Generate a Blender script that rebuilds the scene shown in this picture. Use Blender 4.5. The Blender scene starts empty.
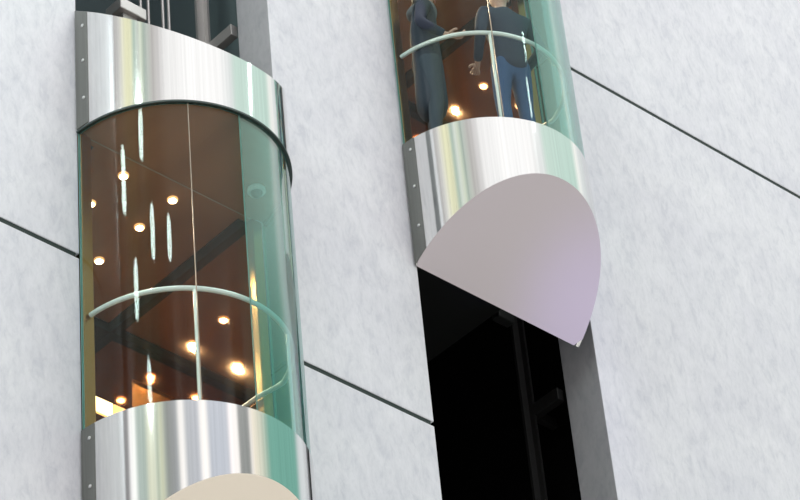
import bpy, bmesh, math, random
from mathutils import Vector, Matrix
random.seed(7)
PI = math.pi
S = 0.9                       # metres per cabin radius; shapes below are written in cabin radii
SC = bpy.context.scene
COL = SC.collection

# ------------------------------------------------------------------ camera
F, YAW, PITCH, ROLL = 3104.4458, 0.6986, 0.7303, -0.0385
CAM = Vector((-12.5305, -14.778, -15.2166)) * S
PPX, PPY = -242.689, -147.876
fw = Vector((math.sin(YAW)*math.cos(PITCH), math.cos(YAW)*math.cos(PITCH), math.sin(PITCH)))
rt = Vector((math.cos(YAW), -math.sin(YAW), 0.0)); up = rt.cross(fw)
r2 = math.cos(ROLL)*rt + math.sin(ROLL)*up; u2 = -math.sin(ROLL)*rt + math.cos(ROLL)*up
cd = bpy.data.cameras.new('camera'); cam = bpy.data.objects.new('camera', cd); COL.objects.link(cam)
m = Matrix((r2, u2, -fw)).transposed().to_4x4(); m.translation = CAM
cam.matrix_world = m
cd.sensor_width = 36.0; cd.lens = F*36.0/800.0
cd.shift_x = -PPX/800.0; cd.shift_y = PPY/800.0
cd.clip_start = 0.1; cd.clip_end = 500.0
SC.camera = cam

# ------------------------------------------------------------------ view, world, lights
SC.view_settings.view_transform = 'Standard'; SC.view_settings.look = 'None'
SC.view_settings.gamma = 1.0; SC.view_settings.use_curve_mapping = False
SC.view_settings.exposure = 0.0
SC.cycles.caustics_reflective = False; SC.cycles.caustics_refractive = False

def N(nt, kind, **kw):
    n = nt.nodes.new(kind)
    for k, v in kw.items(): setattr(n, k, v)
    return n
def math_node(nt, op, a, b=None, c=None):
    n = N(nt, 'ShaderNodeMath', operation=op)
    for i, x in enumerate((a, b, c)):
        if x is None: continue
        if isinstance(x, (int, float)): n.inputs[i].default_value = x
        else: nt.links.new(x, n.inputs[i])
    return n.outputs[0]
def ramp(nt, fac, stops, interp='LINEAR'):
    n = N(nt, 'ShaderNodeValToRGB'); cr = n.color_ramp; cr.interpolation = interp
    while len(cr.elements) < len(stops): cr.elements.new(0.5)
    for e, (p, c) in zip(cr.elements, stops):
        e.position = p
    for e, (p, c) in zip(cr.elements, stops):
        e.color = (c[0], c[1], c[2], 1)
    nt.links.new(fac, n.inputs[0]); return n.outputs[0]
def mix(nt, fac, a, b, blend='MIX'):
    n = N(nt, 'ShaderNodeMix', data_type='RGBA', blend_type=blend)
    for idx, x in ((0, fac), (6, a), (7, b)):
        if isinstance(x, (int, float)): n.inputs[idx].default_value = x
        elif isinstance(x, tuple): n.inputs[idx].default_value = (*x, 1) if len(x) == 3 else x
        else: nt.links.new(x, n.inputs[idx])
    return n.outputs[2]

# the bright atrium round the lifts: tall window bays between pale columns, a green glass bay to the right
W = bpy.data.worlds.new('atrium'); SC.world = W; W.use_nodes = True
nt = W.node_tree; nt.nodes.clear()
tc = N(nt, 'ShaderNodeTexCoord'); sx = N(nt, 'ShaderNodeSeparateXYZ'); nt.links.new(tc.outputs['Generated'], sx.inputs[0])
az = math_node(nt, 'ARCTAN2', sx.outputs[0], math_node(nt, 'MULTIPLY', sx.outputs[1], -1.0))
azf = math_node(nt, 'MULTIPLY_ADD', az, 1/(2*PI), 0.5)
A = lambda d: 0.5 + d/360.0
low = [(-180, (.40,.41,.43)), (-92, (.36,.36,.37)), (-89, (.4,.4,.41)), (-87, (1.5,1.5,1.5)), (-83, (1.45,1.5,1.45)), (-81, (.62,.74,.70)),
       (-74, (.60,.72,.66)), (-71, (1.05,1.08,.85)), (-66, (1.0,1.05,.85)), (-64, (.62,.72,.6)), (-60, (.98,1.02,.75)), (-57, (.5,.55,.5)), (-52, (.40,.42,.42)), (-46, (.55,.58,.6)),
       (-44, (1.5,1.45,1.4)), (-41, (1.4,1.38,1.35)), (-38, (.70,.73,.78)), (-28, (.72,.75,.82)), (-25, (1.6,1.55,1.5)), (-21, (1.5,1.45,1.4)),
       (-18, (.75,.80,.90)), (-2, (.78,.83,.93)), (1, (1.6,1.5,1.5)), (7, (1.5,1.45,1.4)), (10, (.42,.44,.43)), (19, (.40,.42,.41)),
       (21, (1.3,1.25,1.2)), (24, (1.3,1.2,1.0)), (33, (.85,.90,.75)), (42, (.25,.58,.48)), (76, (.24,.55,.46)), (84, (.9,.95,.97))]
high = [(-180, (.6,.6,.62)), (-92, (.62,.61,.6)), (-87, (.95,.95,.92)), (-84, (1.15,1.15,.95)), (-81, (1.15,1.15,.78)), (-76, (1.15,1.15,.80)), (-73, (.52,.70,.62)),
        (-69, (1.0,1.08,1.0)), (-66, (.95,1.05,.85)), (-63, (.52,.64,.58)), (-60, (.8,.86,.8)), (-56, (.70,.68,.66)), (-50, (.88,.86,.86)), (-44, (1.25,1.25,1.25)),
        (-20, (1.45,1.45,1.45)), (10, (1.4,1.4,1.4)), (22, (1.1,1.15,1.15)), (28, (.85,1.08,.98)), (70, (.76,1.0,.90)), (78, (1.3,1.3,1.25)), (84, (1.0,1.05,1.05)), (95, (.8,.85,.85))]
cl = ramp(nt, azf, [(A(a), c) for a, c in low]); ch = ramp(nt, azf, [(A(a), c) for a, c in high])
el = math_node(nt, 'ARCSINE', sx.outputs[2])
def sstep(a, b):
    n = N(nt, 'ShaderNodeMapRange', interpolation_type='SMOOTHSTEP')
    n.inputs[1].default_value = math.radians(a); n.inputs[2].default_value = math.radians(b)
    nt.links.new(el, n.inputs[0]); return n.outputs[0]
c = mix(nt, sstep(36.0, 40.0), cl, ch)
c = mix(nt, sstep(52, 70), c, (1.35, 1.38, 1.45))
c = mix(nt, sstep(5, -15), c, (.62, .56, .52))
bg = N(nt, 'ShaderNodeBackground'); nt.links.new(c, bg.inputs[0]); bg.inputs[1].default_value = 0.93
wo = N(nt, 'ShaderNodeOutputWorld'); nt.links.new(bg.outputs[0], wo.inputs[0])

def area(name, loc, target, size, energy, color):
    l = bpy.data.lights.new(name, 'AREA'); l.shape = 'RECTANGLE'; l.size, l.size_y = size; l.energy = energy; l.color = color
    o = bpy.data.objects.new(name, l); COL.objects.link(o); o.location = loc
    o.rotation_euler = (Vector(target)-Vector(loc)).to_track_quat('-Z', 'Y').to_euler(); return o
area('skylight', (9, -10, 28), (5, 0, 3), (9, 9), 3500, (1.0, .99, 1.0))
area('left_fill', (-7, -5, 20), (0, 0, 2.5), (5, 5), 850, (.97, .99, 1.0))  # added fill from the upper left, brightens the left slot's reveal

def spot(name, loc, target, energy, color, angle):
    l = bpy.data.lights.new(name, 'SPOT'); l.energy = energy; l.color = color; l.spot_size = math.radians(angle); l.spot_blend = 1.0; l.shadow_soft_size = .3
    o = bpy.data.objects.new(name, l); COL.objects.link(o); o.location = loc
    o.rotation_euler = (Vector(target)-Vector(loc)).to_track_quat('-Z', 'Y').to_euler(); return o
spot('violet_tint_spot', (6.3, -3.2, -12.0), (4.15, -.25, 1.75), 2600, (.42, .34, 1.0), 7)  # added unseen spot, tints the upper lift's underside violet

# ------------------------------------------------------------------ helpers
class MB:
    def __init__(s): s.v = []; s.f = []; s.m = []
    def add(s, vs, fs, mi=0):
        o = len(s.v); s.v += [tuple(v) for v in vs]; s.f += [tuple(i+o for i in f) for f in fs]; s.m += [mi]*len(fs); return s
    def box(s, x0, x1, y0, y1, z0, z1, mi=0):
        return s.add([(x0,y0,z0),(x1,y0,z0),(x1,y1,z0),(x0,y1,z0),(x0,y0,z1),(x1,y0,z1),(x1,y1,z1),(x0,y1,z1)],
                     [(0,3,2,1),(4,5,6,7),(0,1,5,4),(1,2,6,5),(2,3,7,6),(3,0,4,7)], mi)
    def tube(s, pts, r, n=10, mi=0, cap=True, rs=None):
        pts = [Vector(p) for p in pts]; rings = []; nprev = None
        for i, p in enumerate(pts):
            t = (pts[min(i+1, len(pts)-1)] - pts[max(i-1, 0)]).normalized()
            if nprev is None:
                a = Vector((0,0,1)) if abs(t.z) < .9 else Vector((1,0,0))
                nn = (a - t*a.dot(t)).normalized()
            else: nn = (nprev - t*nprev.dot(t)).normalized()
            nprev = nn; b = t.cross(nn); q = rs[i] if rs else r
            rings.append([p + q*(math.cos(2*PI*k/n)*nn + math.sin(2*PI*k/n)*b) for k in range(n)])
        vs = [v for rg in rings for v in rg]; fs = []
        for i in range(len(pts)-1):
            for k in range(n):
                fs.append((i*n+k, i*n+(k+1)%n, (i+1)*n+(k+1)%n, (i+1)*n+k))
        if cap: fs += [tuple(range(n))[::-1], tuple((len(pts)-1)*n+k for k in range(n))]
        return s.add(vs, fs, mi)
    def lathe(s, prof, c, axis='z', n=24, mi=0):
        vs = []; fs = []
        for r, h in prof:
            for k in range(n):
                a = 2*PI*k/n
                d = (r*math.cos(a), r*math.sin(a), h) if axis == 'z' else (h, r*math.cos(a), r*math.sin(a))
                vs.append((c[0]+d[0], c[1]+d[1], c[2]+d[2]))
        for i in range(len(prof)-1):
            for k in range(n): fs.append((i*n+k, i*n+(k+1)%n, (i+1)*n+(k+1)%n, (i+1)*n+k))
        fs += [tuple(range(n))[::-1], tuple((len(prof)-1)*n+k for k in range(n))]
        return s.add(vs, fs, mi)
    def build(s, name, mats, parent=None, smooth=40, bevel=0, loc=None):
        me = bpy.data.meshes.new(name); me.from_pydata([(x*S, y*S, z*S) for x, y, z in s.v], [], s.f)
        if not isinstance(mats, (list, tuple)): mats = [mats]
        for mt in mats: me.materials.append(mt)
        for p, i in zip(me.polygons, s.m): p.material_index = i
        bm = bmesh.new(); bm.from_mesh(me); bmesh.ops.recalc_face_normals(bm, faces=bm.faces); bm.to_mesh(me); bm.free()
        if smooth:
            for p in me.polygons: p.use_smooth = True
            me.set_sharp_from_angle(angle=math.radians(smooth))
        o = bpy.data.objects.new(name, me); COL.objects.link(o)
        if parent: o.parent = parent
        if loc: o.location = Vector(loc)*S
        if bevel:
            b = o.modifiers.new('bevel', 'BEVEL'); b.width = bevel*S; b.segments = 2; b.limit_method = 'ANGLE'
        return o
def tag(o, label, cat, group=None):
    o['label'] = label; o['category'] = cat
    if group: o['group'] = group
    return o
def empty(name, loc, label=None, cat=None, group=None):
    o = bpy.data.objects.new(name, None); COL.objects.link(o); o.location = Vector(loc)*S; o.empty_display_size = .2
    if label: tag(o, label, cat, group)
    return o
def structure(o): o['kind'] = 'structure'; return o

# ------------------------------------------------------------------ materials
def principled(name, color, rough=.5, metal=0.0, emit=None, strength=0, spec=None):
    mt = bpy.data.materials.new(name); mt.use_nodes = True
    b = mt.node_tree.nodes['Principled BSDF']
    b.inputs['Base Color'].default_value = (*color, 1); b.inputs['Roughness'].default_value = rough; b.inputs['Metallic'].default_value = metal
    if spec is not None: b.inputs['Specular IOR Level'].default_value = spec
    if emit: b.inputs['Emission Color'].default_value = (*emit, 1); b.inputs['Emission Strength'].default_value = strength
    return mt
def streaked(name, c0, c1, rough, metal, scale=(30, 30, .6), rvar=.05):
    """fine vertical grain, as on brushed metal or veneer"""
    mt = principled(name, c0, rough, metal); t = mt.node_tree; b = t.nodes['Principled BSDF']
    co = N(t, 'ShaderNodeTexCoord'); mp = N(t, 'ShaderNodeMapping'); mp.inputs['Scale'].default_value = scale
    t.links.new(co.outputs['Object'], mp.inputs[0])
    nz = N(t, 'ShaderNodeTexNoise'); nz.inputs['Scale'].default_value = 1.0; nz.inputs['Detail'].default_value = 4
    t.links.new(mp.outputs[0], nz.inputs['Vector'])
    t.links.new(ramp(t, nz.outputs[0], [(.3, c0), (.7, c1)]), b.inputs['Base Color'])
    t.links.new(math_node(t, 'MULTIPLY_ADD', nz.outputs[0], rvar, rough), b.inputs['Roughness'])
    return mt
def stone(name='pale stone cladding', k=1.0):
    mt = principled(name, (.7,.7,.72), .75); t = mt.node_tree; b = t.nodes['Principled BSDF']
    co = N(t, 'ShaderNodeTexCoord')
    def nz(rot, scale, detail, sc, rough=.6):
        mp = N(t, 'ShaderNodeMapping'); mp.inputs['Rotation'].default_value = (0, rot, 0); mp.inputs['Scale'].default_value = scale
        t.links.new(co.outputs['Object'], mp.inputs[0])
        n = N(t, 'ShaderNodeTexNoise'); n.inputs['Scale'].default_value = sc; n.inputs['Detail'].default_value = detail; n.inputs['Roughness'].default_value = rough; n.inputs['Distortion'].default_value = .5
        t.links.new(mp.outputs[0], n.inputs['Vector']); return n.outputs[0]
    big = nz(0, (1,1,1), 3, 1.3); fib = nz(math.radians(-48), (1, 1, .5), 6, 9, .68); spk = nz(math.radians(-48), (1,1,.45), 3, 30, .6)
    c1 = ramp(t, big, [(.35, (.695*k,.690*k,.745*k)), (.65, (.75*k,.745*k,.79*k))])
    c2 = ramp(t, fib, [(.33, (.86,.87,.89)), (.48, (.975,.98,.98)), (.66, (1.04,1.04,1.04))])
    c3 = ramp(t, spk, [(.3, (.93,.93,.94)), (.55, (1,1,1))])
    t.links.new(mix(t, 1.0, mix(t, 1.0, c1, c2, 'MULTIPLY'), c3, 'MULTIPLY'), b.inputs['Base Color'])
    bp = N(t, 'ShaderNodeBump'); bp.inputs['Strength'].default_value = .25; bp.inputs['Distance'].default_value = .01
    t.links.new(fib, bp.inputs['Height']); t.links.new(bp.outputs[0], b.inputs['Normal'])
    return mt
def glass(name, clear, edge, base, gain, power):
    mt = bpy.data.materials.new(name); mt.use_nodes = True; t = mt.node_tree; t.nodes.clear()
    lw = N(t, 'ShaderNodeLayerWeight'); lw.inputs[0].default_value = .5
    f = lw.outputs['Facing']
    tint = mix(t, math_node(t, 'POWER', f, 2.5), clear, edge)
    tr = N(t, 'ShaderNodeBsdfTransparent'); t.links.new(tint, tr.inputs[0])
    gl = N(t, 'ShaderNodeBsdfGlossy'); gl.inputs['Roughness'].default_value = 0.03; gl.inputs[0].default_value = (.92, 1, .97, 1)
    fac = math_node(t, 'MULTIPLY_ADD', math_node(t, 'POWER', f, power), gain, base)
    mx = N(t, 'ShaderNodeMixShader'); t.links.new(fac, mx.inputs[0]); t.links.new(tr.outputs[0], mx.inputs[1]); t.links.new(gl.outputs[0], mx.inputs[2])
    o = N(t, 'ShaderNodeOutputMaterial'); t.links.new(mx.outputs[0], o.inputs[0]); return mt

M = dict(
    stone=stone(), stone_side_shade=stone('stone side with shade in colour', .64),  # slot reveal shade put into a darker stone colour
    joint=principled('dark joint', (.022,.036,.033), .8),
    steel=streaked('brushed stainless steel', (.70,.695,.685), (.775,.77,.76), .06, 1.0, (60, 60, .5), .05),
    rail=principled('pale satin tube', (.86,.88,.86), .3, .25),
    strip=streaked('steel strip with dark reflection', (.15,.155,.145), (.20,.205,.195), .4, .6),  # strip colour darkened for the wall shadow it mirrors
    screw=principled('bright screw', (.8,.8,.8), .3, 1.0),
    rim=principled('dark rim', (.022,.04,.036), .4),
    glass=glass('green tinted glass', (.955,.975,.965), (.45,.72,.67), .012, .95, 4.8),
    glass_side=glass('side glass with teal reflection tint', (.73,.89,.88), (.38,.67,.64), .04, .62, 2.0),  # pane added for the teal reflection, which sits in its tint and gain
    glass_edge=principled('green glass edge', (.28,.52,.47), .2),
    seal=principled('pale glazing seal', (.34,.28,.22), .4),
    bronze=streaked('polished bronze panel', (.64,.41,.25), (.78,.52,.33), .035, 1.0, (9, 9, .2), .02),
    brass=streaked('brass door panel', (.62,.38,.16), (.72,.46,.2), .16, 1.0, (22, 22, .4), .05),
    post=principled('dark bronze post', (.50,.23,.085), .3, 1.0),
    ceiling=streaked('dark brown ceiling', (.25,.105,.052), (.33,.145,.075), .5, 0.0, (4, .5, .5), .02),
    gap=principled('black shadow gap', (.012,.015,.015), .6),
    floor=principled('dark cabin floor', (.30,.23,.17), .5),
    cream=principled('cream painted steel', (.97,.86,.73), .5),
    mauve=principled('mauve grey underside', (.63,.565,.60), .5),  # lower lift has the cream underside, upper lift the mauve one
    lamp=principled('warm lamp lens', (1,1,1), .3, 0, (1.0,.88,.66), 34),
    lamp_halo=principled('lamp halo glow', (.9,.6,.3), .3, 0, (1.0,.50,.18), 1.1),  # ring glow stands in for the glare around each lens
    white=principled('white plastic', (.75,.75,.73), .4),
    dark=principled('black plastic', (.02,.02,.022), .3),
    sign=principled('lit amber panel', (.9,.6,.3), .3, 0, (1.0,.74,.38), 3.0),
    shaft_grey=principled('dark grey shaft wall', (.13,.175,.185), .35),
    shaft_shaded=principled('shaft wall with shade in colour', (.0022,.0022,.0026), .8, 0, spec=.1),  # darkness of the upper lift's shaft put into the wall colour
    machine=principled('galvanised steel', (.50,.48,.47), .45, .7),
    rail_shaded=principled('rail steel with shade in colour', (.008,.008,.008), .5),  # upper lift's rails, darkened in colour to match their shaded shaft
    machine_dark=principled('dark oiled steel', (.03,.032,.032), .5, .5),
    rod=principled('white light tube', (1,1,1), .3, 0, (.86,1.0,.96), 34.0),
    skin=principled('skin', (.56,.33,.25), .5), hair=principled('dark hair', (.03,.02,.015), .5),
    navy=principled('navy cloth', (.018,.028,.055), .85), coat=principled('charcoal coat cloth', (.028,.036,.060), .85),
    denim=principled('blue denim', (.035,.085,.20), .85), greywool=principled('grey wool', (.17,.18,.20), .9),
    shoe=principled('black leather', (.02,.02,.02), .4), eye=principled('eye white', (.8,.8,.78), .3),
    trouser=principled('dark slate cloth', (.035,.05,.075), .85))

# ------------------------------------------------------------------ the wall and its two open shafts
CXR = 3.7116; OFS = .1221; HW = 1.0908; DEP = .4177; PH = 5.3869; GAP = .024
slotL = (OFS-HW, OFS+HW); slotR = (CXR+OFS+.018-HW, CXR+OFS+.018+HW)
def cladding(name, x0, x1):
    mb = MB()
    for k in range(-4, 3):
        mb.box(x0, x1, 0, DEP, k*PH+GAP, (k+1)*PH-GAP)
    o = structure(mb.build(name, [M['stone'], M['stone_side_shade']], smooth=0, bevel=.006))
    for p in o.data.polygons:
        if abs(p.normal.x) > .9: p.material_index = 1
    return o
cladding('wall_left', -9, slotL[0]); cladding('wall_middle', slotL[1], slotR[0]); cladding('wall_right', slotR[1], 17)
for i, (x0, x1) in enumerate(((-9, slotL[0]-.03), (slotL[1]+.03, slotR[0]-.03), (slotR[1]+.03, 17))):
    mb = MB()
    for k in range(-3, 3): mb.box(x0, x1, .008, DEP-.02, k*PH-GAP-.004, k*PH+GAP+.004)
    structure(mb.build('trim_%d' % (i+1), M['joint'], smooth=0))
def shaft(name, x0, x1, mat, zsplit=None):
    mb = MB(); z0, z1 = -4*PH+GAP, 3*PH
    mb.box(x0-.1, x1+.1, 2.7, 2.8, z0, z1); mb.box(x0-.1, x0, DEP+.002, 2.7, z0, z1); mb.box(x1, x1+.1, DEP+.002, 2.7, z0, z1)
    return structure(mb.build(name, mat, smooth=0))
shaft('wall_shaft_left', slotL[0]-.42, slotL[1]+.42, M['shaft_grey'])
shaft('wall_shaft_right', slotR[0]-.42, slotR[1]+.42, M['shaft_shaded'])

structure(MB().box(-40, 48, -50, 4, -4*PH-.3, -4*PH+GAP-.001).build('floor', principled('pale stone floor', (.87,.83,.79), .45), smooth=0))

# ------------------------------------------------------------------ the panoramic lifts
RX = .990; CXO = 0.0; EY = 1.0247; CY = .032; YB = -.02        # plan of a cabin front: ellipse about (0, CY), cut off at y = YB
def outline(r, t0=None, t1=None, n=96):
    a = math.asin((CY-YB)/(EY*r)); t0 = a if t0 is None else max(a, math.radians(t0)); t1 = PI-a if t1 is None else min(PI-a, math.radians(t1))
    return [(CXO-RX*r*math.cos(t0+(t1-t0)*i/n), CY-EY*r*math.sin(t0+(t1-t0)*i/n)) for i in range(n+1)]
def shell(r0, r1, zb, zt, t0=None, t1=None, n=96, mb=None, edge=0):
    """a curved sheet between two radii; zb and zt give its lower and upper edge as functions of y"""
    o = outline(r1, t0, t1, n); i_ = outline(r0, t0, t1, n); mb = mb or MB(); vs = []
    for (ox, oy), (ix, iy) in zip(o, i_):
        vs += [(ox, oy, zb(oy)), (ox, oy, zt(oy)), (ix, iy, zt(oy)), (ix, iy, zb(oy))]
    k = len(o); fo = [(4*j+a, 4*j+b, 4*j+4+b, 4*j+4+a) for j in range(k-1) for a, b in ((0, 1), (2, 3))]
    fe = [(4*j+a, 4*j+b, 4*j+4+b, 4*j+4+a) for j in range(k-1) for a, b in ((1, 2), (3, 0))] + [(0,1,2,3), tuple(4*(k-1)+q for q in (3,2,1,0))]
    base = len(mb.v); mb.add(vs, fo, 0); mb.f += [tuple(q+base for q in f) for f in fe]; mb.m += [edge]*len(fe)
    return mb
def plate(pts_top, dz, mb=None):
    """a D-shaped plate: the outline closed by its chord, thickness dz upwards"""
    mb = mb or MB(); n = len(pts_top)
    mb.add(list(pts_top)+[(x, y, z+dz) for x, y, z in pts_top],
           [tuple(range(n)), tuple(range(2*n-1, n-1, -1))]+[(i, (i+1) % n, n+(i+1) % n, n+i) for i in range(n)])
    return mb
ZB, KB = -1.4059, .8316; ZU = 2.9362; ZT, KT = 4.3027, .7616; ZR = 1.118; ZF = -.06
JT = 59.0; JS = 85.0                                # JT: joint of two panes; JS: edge of the added teal pane
WX, WY = .845, 1.90
flat = lambda z: (lambda y: z)
under = lambda y: ZB-KB*y
top = lambda y: ZT+KT*y

def lift(cx, cz, label, soffit):
    root = empty('panoramic_lift', (cx, 0, cz), label, 'lift', 'glass lifts in the wall')
    B = lambda mb, name, mat, par=root, **k: mb.build(name, mat, par, **k)
    # stainless steel apron under the floor and fascia over the glass
    ap = B(shell(.965, 1.0, under, flat(0)), 'apron', M['steel'], smooth=30)
    fa = B(shell(.965, 1.0, flat(ZU+.012), top), 'fascia', M['steel'], smooth=30)
    B(shell(.975, 1.008, flat(ZU-.006), flat(ZU+.012)), 'fascia_rim', M['rim'], fa, smooth=30)  # dark ring along the lower edge of the fascia
    for par, zb, zt, zs in ((ap, under, flat(-.004), (-.12, -.55, -1.0)), (fa, flat(ZU+.03), lambda y: top(y)-.004, (3.25, 3.66, 4.05))):
        for t0, t1, s in ((None, 10.5, -1), (169.5, None, 1)):
            st = B(shell(.99, 1.006, zb, zt, t0, t1, 10), 'edge_strip', M['strip'], par, smooth=30); st['label'] = 'edge strip with painted dark reflection'
            for z in zs:
                th = math.radians(8.0)
                x, y = CXO+s*RX*1.006*math.cos(th), CY-EY*1.006*math.sin(th)
                mb = MB().lathe([(.0155, 0), (.0145, .008), (.007, .012)], (0, 0, 0), 'x', 10)
                if s < 0: mb.v = [(-v[0], v[1], v[2]) for v in mb.v]
                mb.v = [(v[0]+x, v[1]+y, v[2]+z) for v in mb.v]
                B(mb, 'screw', M['screw'], st)
    # sloping underside
    oo = outline(1.0)[1:-2]; oo = [(oo[0][0]+.012, YB)]+oo+[(oo[-1][0]-.055, YB)]
    so = [(x, y, under(y)-.004) for x, y in oo]
    s_ = B(plate(so, .003), 'underside_panel', soffit, smooth=30); s_['label'] = 'smooth underside panel'
    # curved panes with seals between them
    for t0, t1, gm in ((3.0, JT-.18, 'glass'), (JT+.18, JS-.1, 'glass'), (JS+.1, 177.0, 'glass_side')):
        g = B(shell(.972, .985, flat(.0), flat(ZU-.006), t0, t1, 90, edge=1), 'glass_pane', [M[gm], M['glass_edge']], smooth=30); g['label'] = 'clear curved pane' if gm == 'glass' else 'curved pane tinted as a teal reflection'
    for t in (JT,):
        B(shell(.972, .986, flat(.0), flat(ZU-.006), t-.2, t+.2, 2), 'pane_seal', M['seal'], smooth=30)
    for t0, t1 in ((None, 3.0), (177.0, None)):
        B(shell(.966, .990, flat(.0), flat(ZU-.006), t0, t1, 3), 'edge_channel', M['glass_edge'], smooth=30)
    # floor, ceiling and the rear of the car
    pl = [(x, y, ZF-.05) for x, y in outline(.962)]
    B(plate(pl, .05).box(-WX-.05, WX+.05, YB, WY+.05, ZF-.05, ZF), 'floor_plate', M['floor'], smooth=0)
    ce = B(plate([(x, y, ZU+.024) for x, y in outline(.962)], .05).box(-WX-.05, WX+.05, YB+.001, WY+.05, ZU+.024, ZU+.074), 'ceiling_panel', M['ceiling'], smooth=0)
    B(MB().box(-.95, .95, -.003, .003, ZU+.018, ZU+.024), 'joint_strip', M['seal'], ce, smooth=0)
    mb = MB().box(-WX, -WX+.085, .06, WY, ZU+.014, ZU+.024).box(WX-.085, WX, .06, WY, ZU+.014, ZU+.024).box(-WX+.085, WX-.085, WY-.085, WY, ZU+.014, ZU+.024)
    B(mb, 'shadow_gap', M['gap'], ce, smooth=0)
    for lx in (-.35, .165):
        for ly in (.19, .63, 1.18, 1.61):
            d = B(MB().lathe([(.046, .024), (.046, .012), (.041, .004), (.034, .004), (.034, .010), (.034, .024)], (lx, ly, ZU), n=20), 'downlight', M['lamp_halo'], ce)
            B(MB().lathe([(.033, .011), (.032, .003), (.022, -.005), (.006, -.008)], (lx, ly, ZU), n=16), 'lamp_lens', M['lamp'], d)
    for lx, ly in ((-.35, .63), (.165, .63), (-.35, 1.61), (.165, 1.61)):   # the light the downlights throw
        l = bpy.data.lights.new('downlight_beam', 'SPOT'); l.energy = 48; l.color = (1.0, .74, .46); l.spot_size = math.radians(130); l.spot_blend = .6; l.shadow_soft_size = .02
        q = bpy.data.objects.new('downlight_beam', l); COL.objects.link(q); q.parent = root; q.location = (lx*S, ly*S, (ZU-.03)*S)
    dm = B(MB().lathe([(.075, .024), (.078, 0), (.07, -.012)], (.64, -.32, ZU), n=24), 'dome_camera', M['white'], ce)
    B(MB().lathe([(.05, -.012), (.046, -.035), (.03, -.055), (.008, -.062)], (.64, -.32, ZU), n=20), 'camera_dome', M['dark'], dm)
    for s in (-1, 1):
        x0, x1 = sorted((s*WX, s*(WX+.05)))
        B(MB().box(x0, x1, .06, WY, ZF, ZU+.024), 'side_wall', M['bronze'], smooth=0)
        x0, x1 = sorted((s*WX, s*.95))
        B(MB().box(x0, x1, YB+.002, .058, ZF, ZU+.02), 'corner_post', M['post'], smooth=0, bevel=.008)
    bw = MB().box(-WX-.05, -.62, WY, WY+.05, ZF, ZU+.024).box(.62, WX+.05, WY, WY+.05, ZF, ZU+.024).box(-.62, .62, WY, WY+.05, 2.55, ZU+.024)
    B(bw, 'rear_wall', M['bronze'], smooth=0)
    for s in (-1, 1):
        x0, x1 = sorted((s*.004, s*.618))
        B(MB().box(x0, x1, WY+.02, WY+.05, ZF, 2.548), 'car_door', M['brass'], smooth=0)
    B(MB().box(-.6, .838, WY-.02, WY-.001, 2.03, 2.17), 'lit_header', M['sign'], smooth=0)
    # handrail with posts
    rr = [(x, y, ZR) for x, y in outline(.905, 4, 163, n=72)]
    rr += [(.835, -.10, ZR), (.815, .0, ZR), (.81, .2, ZR), (.80, .42, ZR)]
    hr = B(MB().tube(rr, .021, 12), 'handrail', M['rail'])
    for t in (JT, 121.0):
        a = math.radians(t); x, y = -.905*RX*math.cos(a), CY-EY*.905*math.sin(a)
        B(MB().tube([(x, y, ZF), (x, y, ZR-.015)], .014, 10), 'rail_post', M['rail'], hr)
    for s in (1,):
        x0, x1 = sorted((s*.79, s*WX))
        B(MB().box(x0, x1, .34, .38, ZR-.015, ZR+.015), 'rail_bracket', M['rail'], hr, smooth=0)
    # gear on the roof and the shoes that ride on the guide rails
    B(MB().box(-.95, 1.02, .78, .92, 3.25, 3.50).box(-.9, -.8, .8, .9, ZU+.074, 3.25).box(.8, .9, .8, .9, ZU+.074, 3.25), 'roof_beam', M['machine_dark'], smooth=0, bevel=.01)
    B(MB().box(.18, .34, .78, .92, 3.50, 5.55).box(.12, .42, .74, .96, 5.55, 5.68), 'rope_hitch', M['machine'], smooth=0, bevel=.01)
    for s in (-1, 1):
        for z in (3.30, -.55):
            x0, x1 = sorted((s*.90, s*1.10))
            B(MB().box(x0, x1, .80, .90, z, z+.16), 'guide_shoe', M['machine_dark'], smooth=0, bevel=.01)
    B(MB().box(-.9, .9, .1, 1.8, -.5, ZF-.05), 'car_frame', M['machine_dark'], smooth=0)
    return root
ZLT, ZRT = -1.6827, 3.0586
lift(0, ZLT, 'lower glass lift with a cream underside at the left', M['cream'])
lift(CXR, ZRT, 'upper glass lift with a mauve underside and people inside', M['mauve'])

# ------------------------------------------------------------------ guide rails, ropes
def guide_rail(x, label, s, mat):
    z0, z1 = -4*PH+.05, 3*PH-.2
    r = empty('guide_rail', (x, .85, z0), label, 'guide rail', 'lift guide rails')
    MB().box(-.012, .012, -.07, .07, 0, z1-z0).build('rail_base', mat, r, smooth=0)
    MB().box(*sorted((-s*.012, -s*.09)), -.014, .014, 0, z1-z0).build('rail_blade', mat, r, smooth=0)
    k = .943
    while k < z1-z0:
        b = MB().box(*sorted((s*.012, s*.32)), -.03, .03, k, k+.10).box(*sorted((-s*.01, s*.07)), -.38, .05, k-.02, k+.11).build('rail_bracket', mat, r, smooth=0, bevel=.006)
        k += 2.45
for cx, side, mat in ((0, 'behind the lower cream bottomed lift', M['machine']), (CXR, 'in the shade-darkened shaft of the upper lift', M['rail_shaded'])):
    for s, w in ((-1, 'left'), (1, 'right')):
        guide_rail(cx+s*1.19, '%s steel guide rail %s' % (w, side), s, mat)
for cx, cz, side in ((0, ZLT, 'lower'), (CXR, ZRT, 'upper')):
    for x, y in ((.44, .85), (.53, .85), (.70, .85), (.77, .85)):
        t = MB().tube([(0, 0, 3.502), (0, 0, 3*PH-cz-.3)], .014, 8).build('hoist_rope', M['machine'], loc=(cx+x, y, cz))
        tag(t, 'thin steel hoist rope rising from the roof of the %s lift' % side, 'rope', 'hoist ropes of the %s lift' % side)

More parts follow.
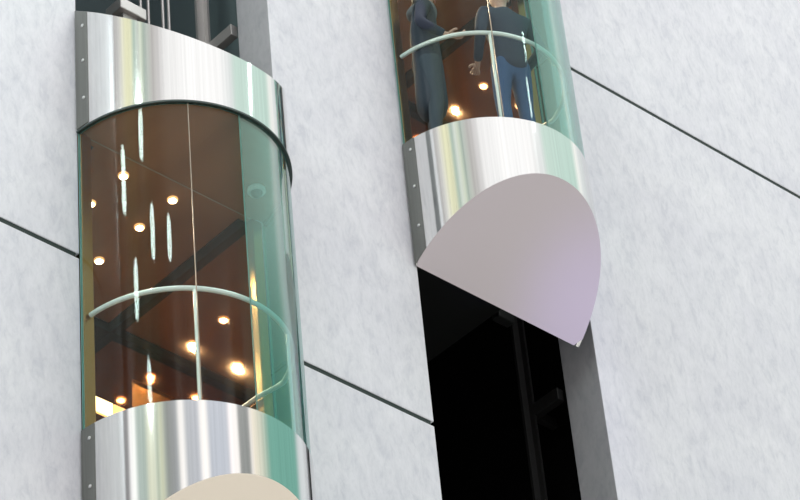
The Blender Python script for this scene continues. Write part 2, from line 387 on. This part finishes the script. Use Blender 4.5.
# ------------------------------------------------------------------ light tubes hanging in the atrium (seen mirrored in the glass)
def reflected(px, py, cx):
    d = fw + r2*((px-400-PPX)/F) - u2*((py-250-PPY)/F)
    o = CAM/S - Vector((cx+CXO, CY, 0)); o.x /= RX; e = EY; R = .985; d.x /= RX
    a = d.x**2+(d.y/e)**2; b = 2*(o.x*d.x+o.y*d.y/e**2); c_ = o.x**2+(o.y/e)**2-R*R
    t = (-b-math.sqrt(b*b-4*a*c_))/2/a; d.x *= RX; X = CAM/S+d*t
    n = Vector(((X.x-cx-CXO)/RX**2, (X.y-CY)/e**2, 0)).normalized(); d = d.normalized()
    return X, d-2*d.dot(n)*n
for cx, p0, p1 in ((0, (140,107), (141,157)), (0, (124.5,147), (122,213)), (0, (153,206), (152,257)), (0, (168.5,217), (170,258)),
                   (0, (137,260), (135,318)), (0, (150,360), (149,405)), (CXR, (521,28), (528,60)), (CXR, (526,75), (533,118))):
    (A0, R0), (A1, R1) = reflected(*p0, cx), reflected(*p1, cx)
    L = 7.0; q0 = A0+R0*L; q1 = A1+R1*L
    c0 = Vector(((q0.x+q1.x)/2, (q0.y+q1.y)/2, q1.z)); h = q0.z-q1.z
    side = 'lower' if cx == 0 else 'upper'
    t = empty('pendant_light', c0, 'thin white light tube mirrored in the glass of the %s lift' % side, 'pendant light', 'light tubes mirrored in the %s lift' % side)
    w = .20 if cx == 0 else .07
    MB().tube([(0,0,0), (0,0,.1), (0,0,h-.1), (0,0,h)], .1, 14, rs=[w*.4,w,w,w*.4]).build('light_tube', M['rod'], t)
    MB().tube([(0,0,h), (0,0,h+.1)], .06, 12).build('end_cap', M['white'], t)
    MB().tube([(0,0,h+.1), (0,0,h+9)], .008, 6).build('cord', M['dark'], t)

# ------------------------------------------------------------------ the passengers of the upper lift
def skinmesh(name, chains, mat, parent, level=2):
    """chains: list of lists of (x, y, z, radius); a chain may start on the nearest joint of an earlier one"""
    vs = []; es = []; rs = []
    for ch in chains:
        prev = None
        for x, y, z, r in ch:
            p = Vector((x, y, z)); idx = next((i for i, q in enumerate(vs) if (q-p).length < 1e-4), None)
            if idx is None: vs.append(p); rs.append(r); idx = len(vs)-1
            if prev is not None and prev != idx: es.append((prev, idx))
            prev = idx
    me = bpy.data.meshes.new(name); me.from_pydata(vs, es, []); o = bpy.data.objects.new(name, me); COL.objects.link(o)
    me.skin_vertices.new() if hasattr(me.skin_vertices, 'new') and not me.skin_vertices else None
    md = o.modifiers.new('skin', 'SKIN'); md.use_smooth_shade = True
    for i, r in enumerate(rs):
        rr = r if isinstance(r, tuple) else (r, r)
        me.skin_vertices[0].data[i].radius = rr; me.skin_vertices[0].data[i].use_root = (i == 0)
    sd = o.modifiers.new('sub', 'SUBSURF'); sd.levels = level; sd.render_levels = level
    bpy.context.view_layer.update()
    dg = bpy.context.evaluated_depsgraph_get(); new = bpy.data.meshes.new_from_object(o.evaluated_get(dg))
    new.materials.clear(); new.materials.append(mat); new.name = name
    for p in new.polygons: p.use_smooth = True
    o.modifiers.clear(); o.data = new; bpy.data.meshes.remove(me)
    o.parent = parent; return o
def hand(wx, wy, wz, d, out, side):
    """palm and five curled fingers from the wrist, along d (unit), knuckles spread along out"""
    d = Vector(d).normalized(); out = Vector(out).normalized(); nrm = d.cross(out)*side
    w = Vector((wx, wy, wz)); ch = []
    k0 = w+d*.05; ch.append([(*w, .024), (*k0, .026)])
    for i, (off, ln) in enumerate(((-.030, .068), (-.010, .078), (.010, .073), (.030, .058))):
        k = w+d*.092+out*off
        a = k+d*ln*.45-nrm*.004; b = a+d*ln*.32-nrm*ln*.28; c = b+d*ln*.08-nrm*ln*.30
        ch.append([(*k0, .026), (*k, .0105), (*a, .0095), (*b, .009), (*c, .0075)])
    t0 = w+d*.035-out*.032; t1 = t0+d*.03-out*.022-nrm*.012; t2 = t1+d*.03-nrm*.014
    ch.append([(*k0, .026), (*t0, .012), (*t1, .0105), (*t2, .009)])
    return ch
def person(name_label, loc, rz, kind):
    r = empty('person', loc, name_label, 'person', 'passengers in the upper lift')
    r.rotation_euler = (0, 0, rz); r.scale = (1.07,)*3
    # metres, feet at z = 0, facing -y
    legs = []
    hip = (0, 0, .93, (.145, .105))
    spine = [hip, (0, .005, 1.05, (.135, .098)), (0, .01, 1.22, (.15, .105)), (0, .01, 1.38, (.155, .10)), (0, .005, 1.455, (.085, .07)), (0, -.01, 1.52, .05), (0, -.02, 1.57, .055)]
    head = [(0, -.02, 1.57, .055), (0, -.03, 1.62, (.068, .082)), (0, -.03, 1.68, (.076, .094)), (0, -.025, 1.735, (.062, .078)), (0, -.022, 1.76, .03)]
    arms_c = []; hands = []; arm_skin = []
    for s in (-1, 1):
        if kind == 'jacket':   # leaning on the rail with both hands
            el_ = (s*.27, .06, 1.12); wr = (s*.20, -.14, 1.0); hd = (-s*.3, -.9, -.1)
        else:                  # one hand on the rail, the other at the side
            el_ = (s*.26, .06, 1.15); wr = (s*.23, -.13, 1.03) if s < 0 else (s*.27, .02, .92); hd = (.1, -1, -.1) if s < 0 else (0, -.15, -1)
        arms_c.append([(0, .01, 1.38, (.155, .10)), (s*.185, .01, 1.40, .066), (el_[0]*.85, el_[1]*.6, 1.27, .056), (*el_, .048), ((el_[0]+wr[0])/2, (el_[1]+wr[1])/2, (el_[2]+wr[2])/2, .042), (wr[0], wr[1], wr[2], .037)])
        arm_skin.append([(0, .01, 1.38, (.14, .09)), (s*.18, .01, 1.40, .05), (*el_, .038), (*wr, .024)])
        hands += hand(*wr, hd, (-s, 0, 0) if abs(hd[2]) < .5 else (0, -1, 0), s)
        legs.append([hip, (s*.085, 0, .82, .092), (s*.095, -.01, .66, .08), (s*.10, -.02, .50, .064), (s*.10, -.005, .34, .060), (s*.10, .02, .12, .048), (s*.10, .02, .085, .046)])
    thin = lambda ch, q: [(x, y, z, tuple(v*q for v in w) if isinstance(w, tuple) else w*q) for x, y, z, w in ch]
    feet = [[(s*.10, .02, .10, .04), (s*.10, .01, .05, .036), (s*.105, -.06, .035, .034), (s*.11, -.14, .028, .03)] for s in (-1, 1)]
    body = [thin(spine, .88)+head[1:]] + [thin(l, .82)+[(l[-1][0], .02, .05, .034), (l[-1][0], -.06, .035, .028), (l[-1][0], -.13, .028, .024)] for l in legs] + arm_skin + hands
    skinmesh('body', body, M['skin'], r)
    P = lambda mb, n, mt: fix(mb.build(n, mt, r))
    def fix(o):
        for v in o.data.vertices: v.co /= S
        return o
    if kind == 'jacket':
        skinmesh('jeans', [[(0, 0, 1.0, (.148, .108)), (0, 0, .93, (.152, .112))]]+[[(0, 0, .93, (.152, .112))]+l[1:] for l in legs], M['denim'], r)
        skinmesh('jacket', [[(0, 0, .80, (.175, .13)), (0, 0, .90, (.168, .125)), (0, .005, 1.05, (.155, .115)), (0, .01, 1.22, (.168, .12)), (0, .01, 1.38, (.168, .112)), (0, .005, 1.46, (.09, .075)), (0, 0, 1.495, .07)]]+[[(0, .01, 1.38, (.168, .112))]+a[1:] for a in arms_c], M['navy'], r)
    else:
        skinmesh('trousers', [[(0, 0, 1.0, (.148, .108)), (0, 0, .93, (.152, .112))]]+[[(0, 0, .93, (.152, .112))]+l[1:] for l in legs], M['trouser'], r)
        skinmesh('coat', [[(0, .005, .36, (.168, .138)), (0, .005, .6, (.166, .136)), (0, 0, .85, (.166, .128)), (0, .005, 1.05, (.165, .122)), (0, .01, 1.22, (.172, .122)), (0, .01, 1.38, (.172, .115)), (0, .005, 1.46, (.095, .08)), (0, 0, 1.50, .075)]]+[[(0, .01, 1.38, (.172, .115))]+a[1:] for a in arms_c], M['coat'], r)
        P(MB().tube([(.10*math.cos(a), .005+.085*math.sin(a), 1.475+.015*math.sin(a*2)) for a in [2*PI*k/20 for k in range(21)]], .038, 10), 'scarf', M['greywool'])
    for f in feet: skinmesh('shoe', [f], M['shoe'], r)
    hp = [(0, .02, 1.60, (.06, .05)), (0, .022, 1.68, (.083, .072)), (0, .0, 1.75, (.078, .085)), (0, -.02, 1.785, (.045, .05))]
    if kind != 'jacket': hp = [(0, .045, 1.48, (.06, .035)), (0, .04, 1.56, (.075, .05))]+hp
    skinmesh('hair', [hp], M['hair'], r)
    for s in (-1, 1):
        P(MB().lathe([(.001, -.011), (.008, -.007), (.011, 0), (.008, .007), (.001, .011)], (s*.030, -.112, 1.672), n=10), 'eye', M['eye'])
        P(MB().tube([(s*.076, -.02, 1.69), (s*.084, -.012, 1.675), (s*.076, -.02, 1.645)], .010, 8), 'ear', M['skin'])
    P(MB().tube([(0, -.116, 1.675), (0, -.128, 1.65), (0, -.136, 1.635), (0, -.118, 1.628)], .01, 8, rs=[.007, .009, .012, .008]), 'nose', M['skin'])
    P(MB().tube([(-.022, -.108, 1.603), (0, -.113, 1.602), (.022, -.108, 1.603)], .006, 8), 'mouth', principled('lips', (.42,.18,.16), .5))
    return r
person('person in navy jacket and blue jeans leaning back on the upper lift handrail', (CXR-.08, -.62, ZRT+ZF), math.radians(165), 'jacket')
person('person in a long charcoal coat standing at the left edge of the upper lift', (CXR-.68, -.16, ZRT+ZF), math.radians(50), 'coat')
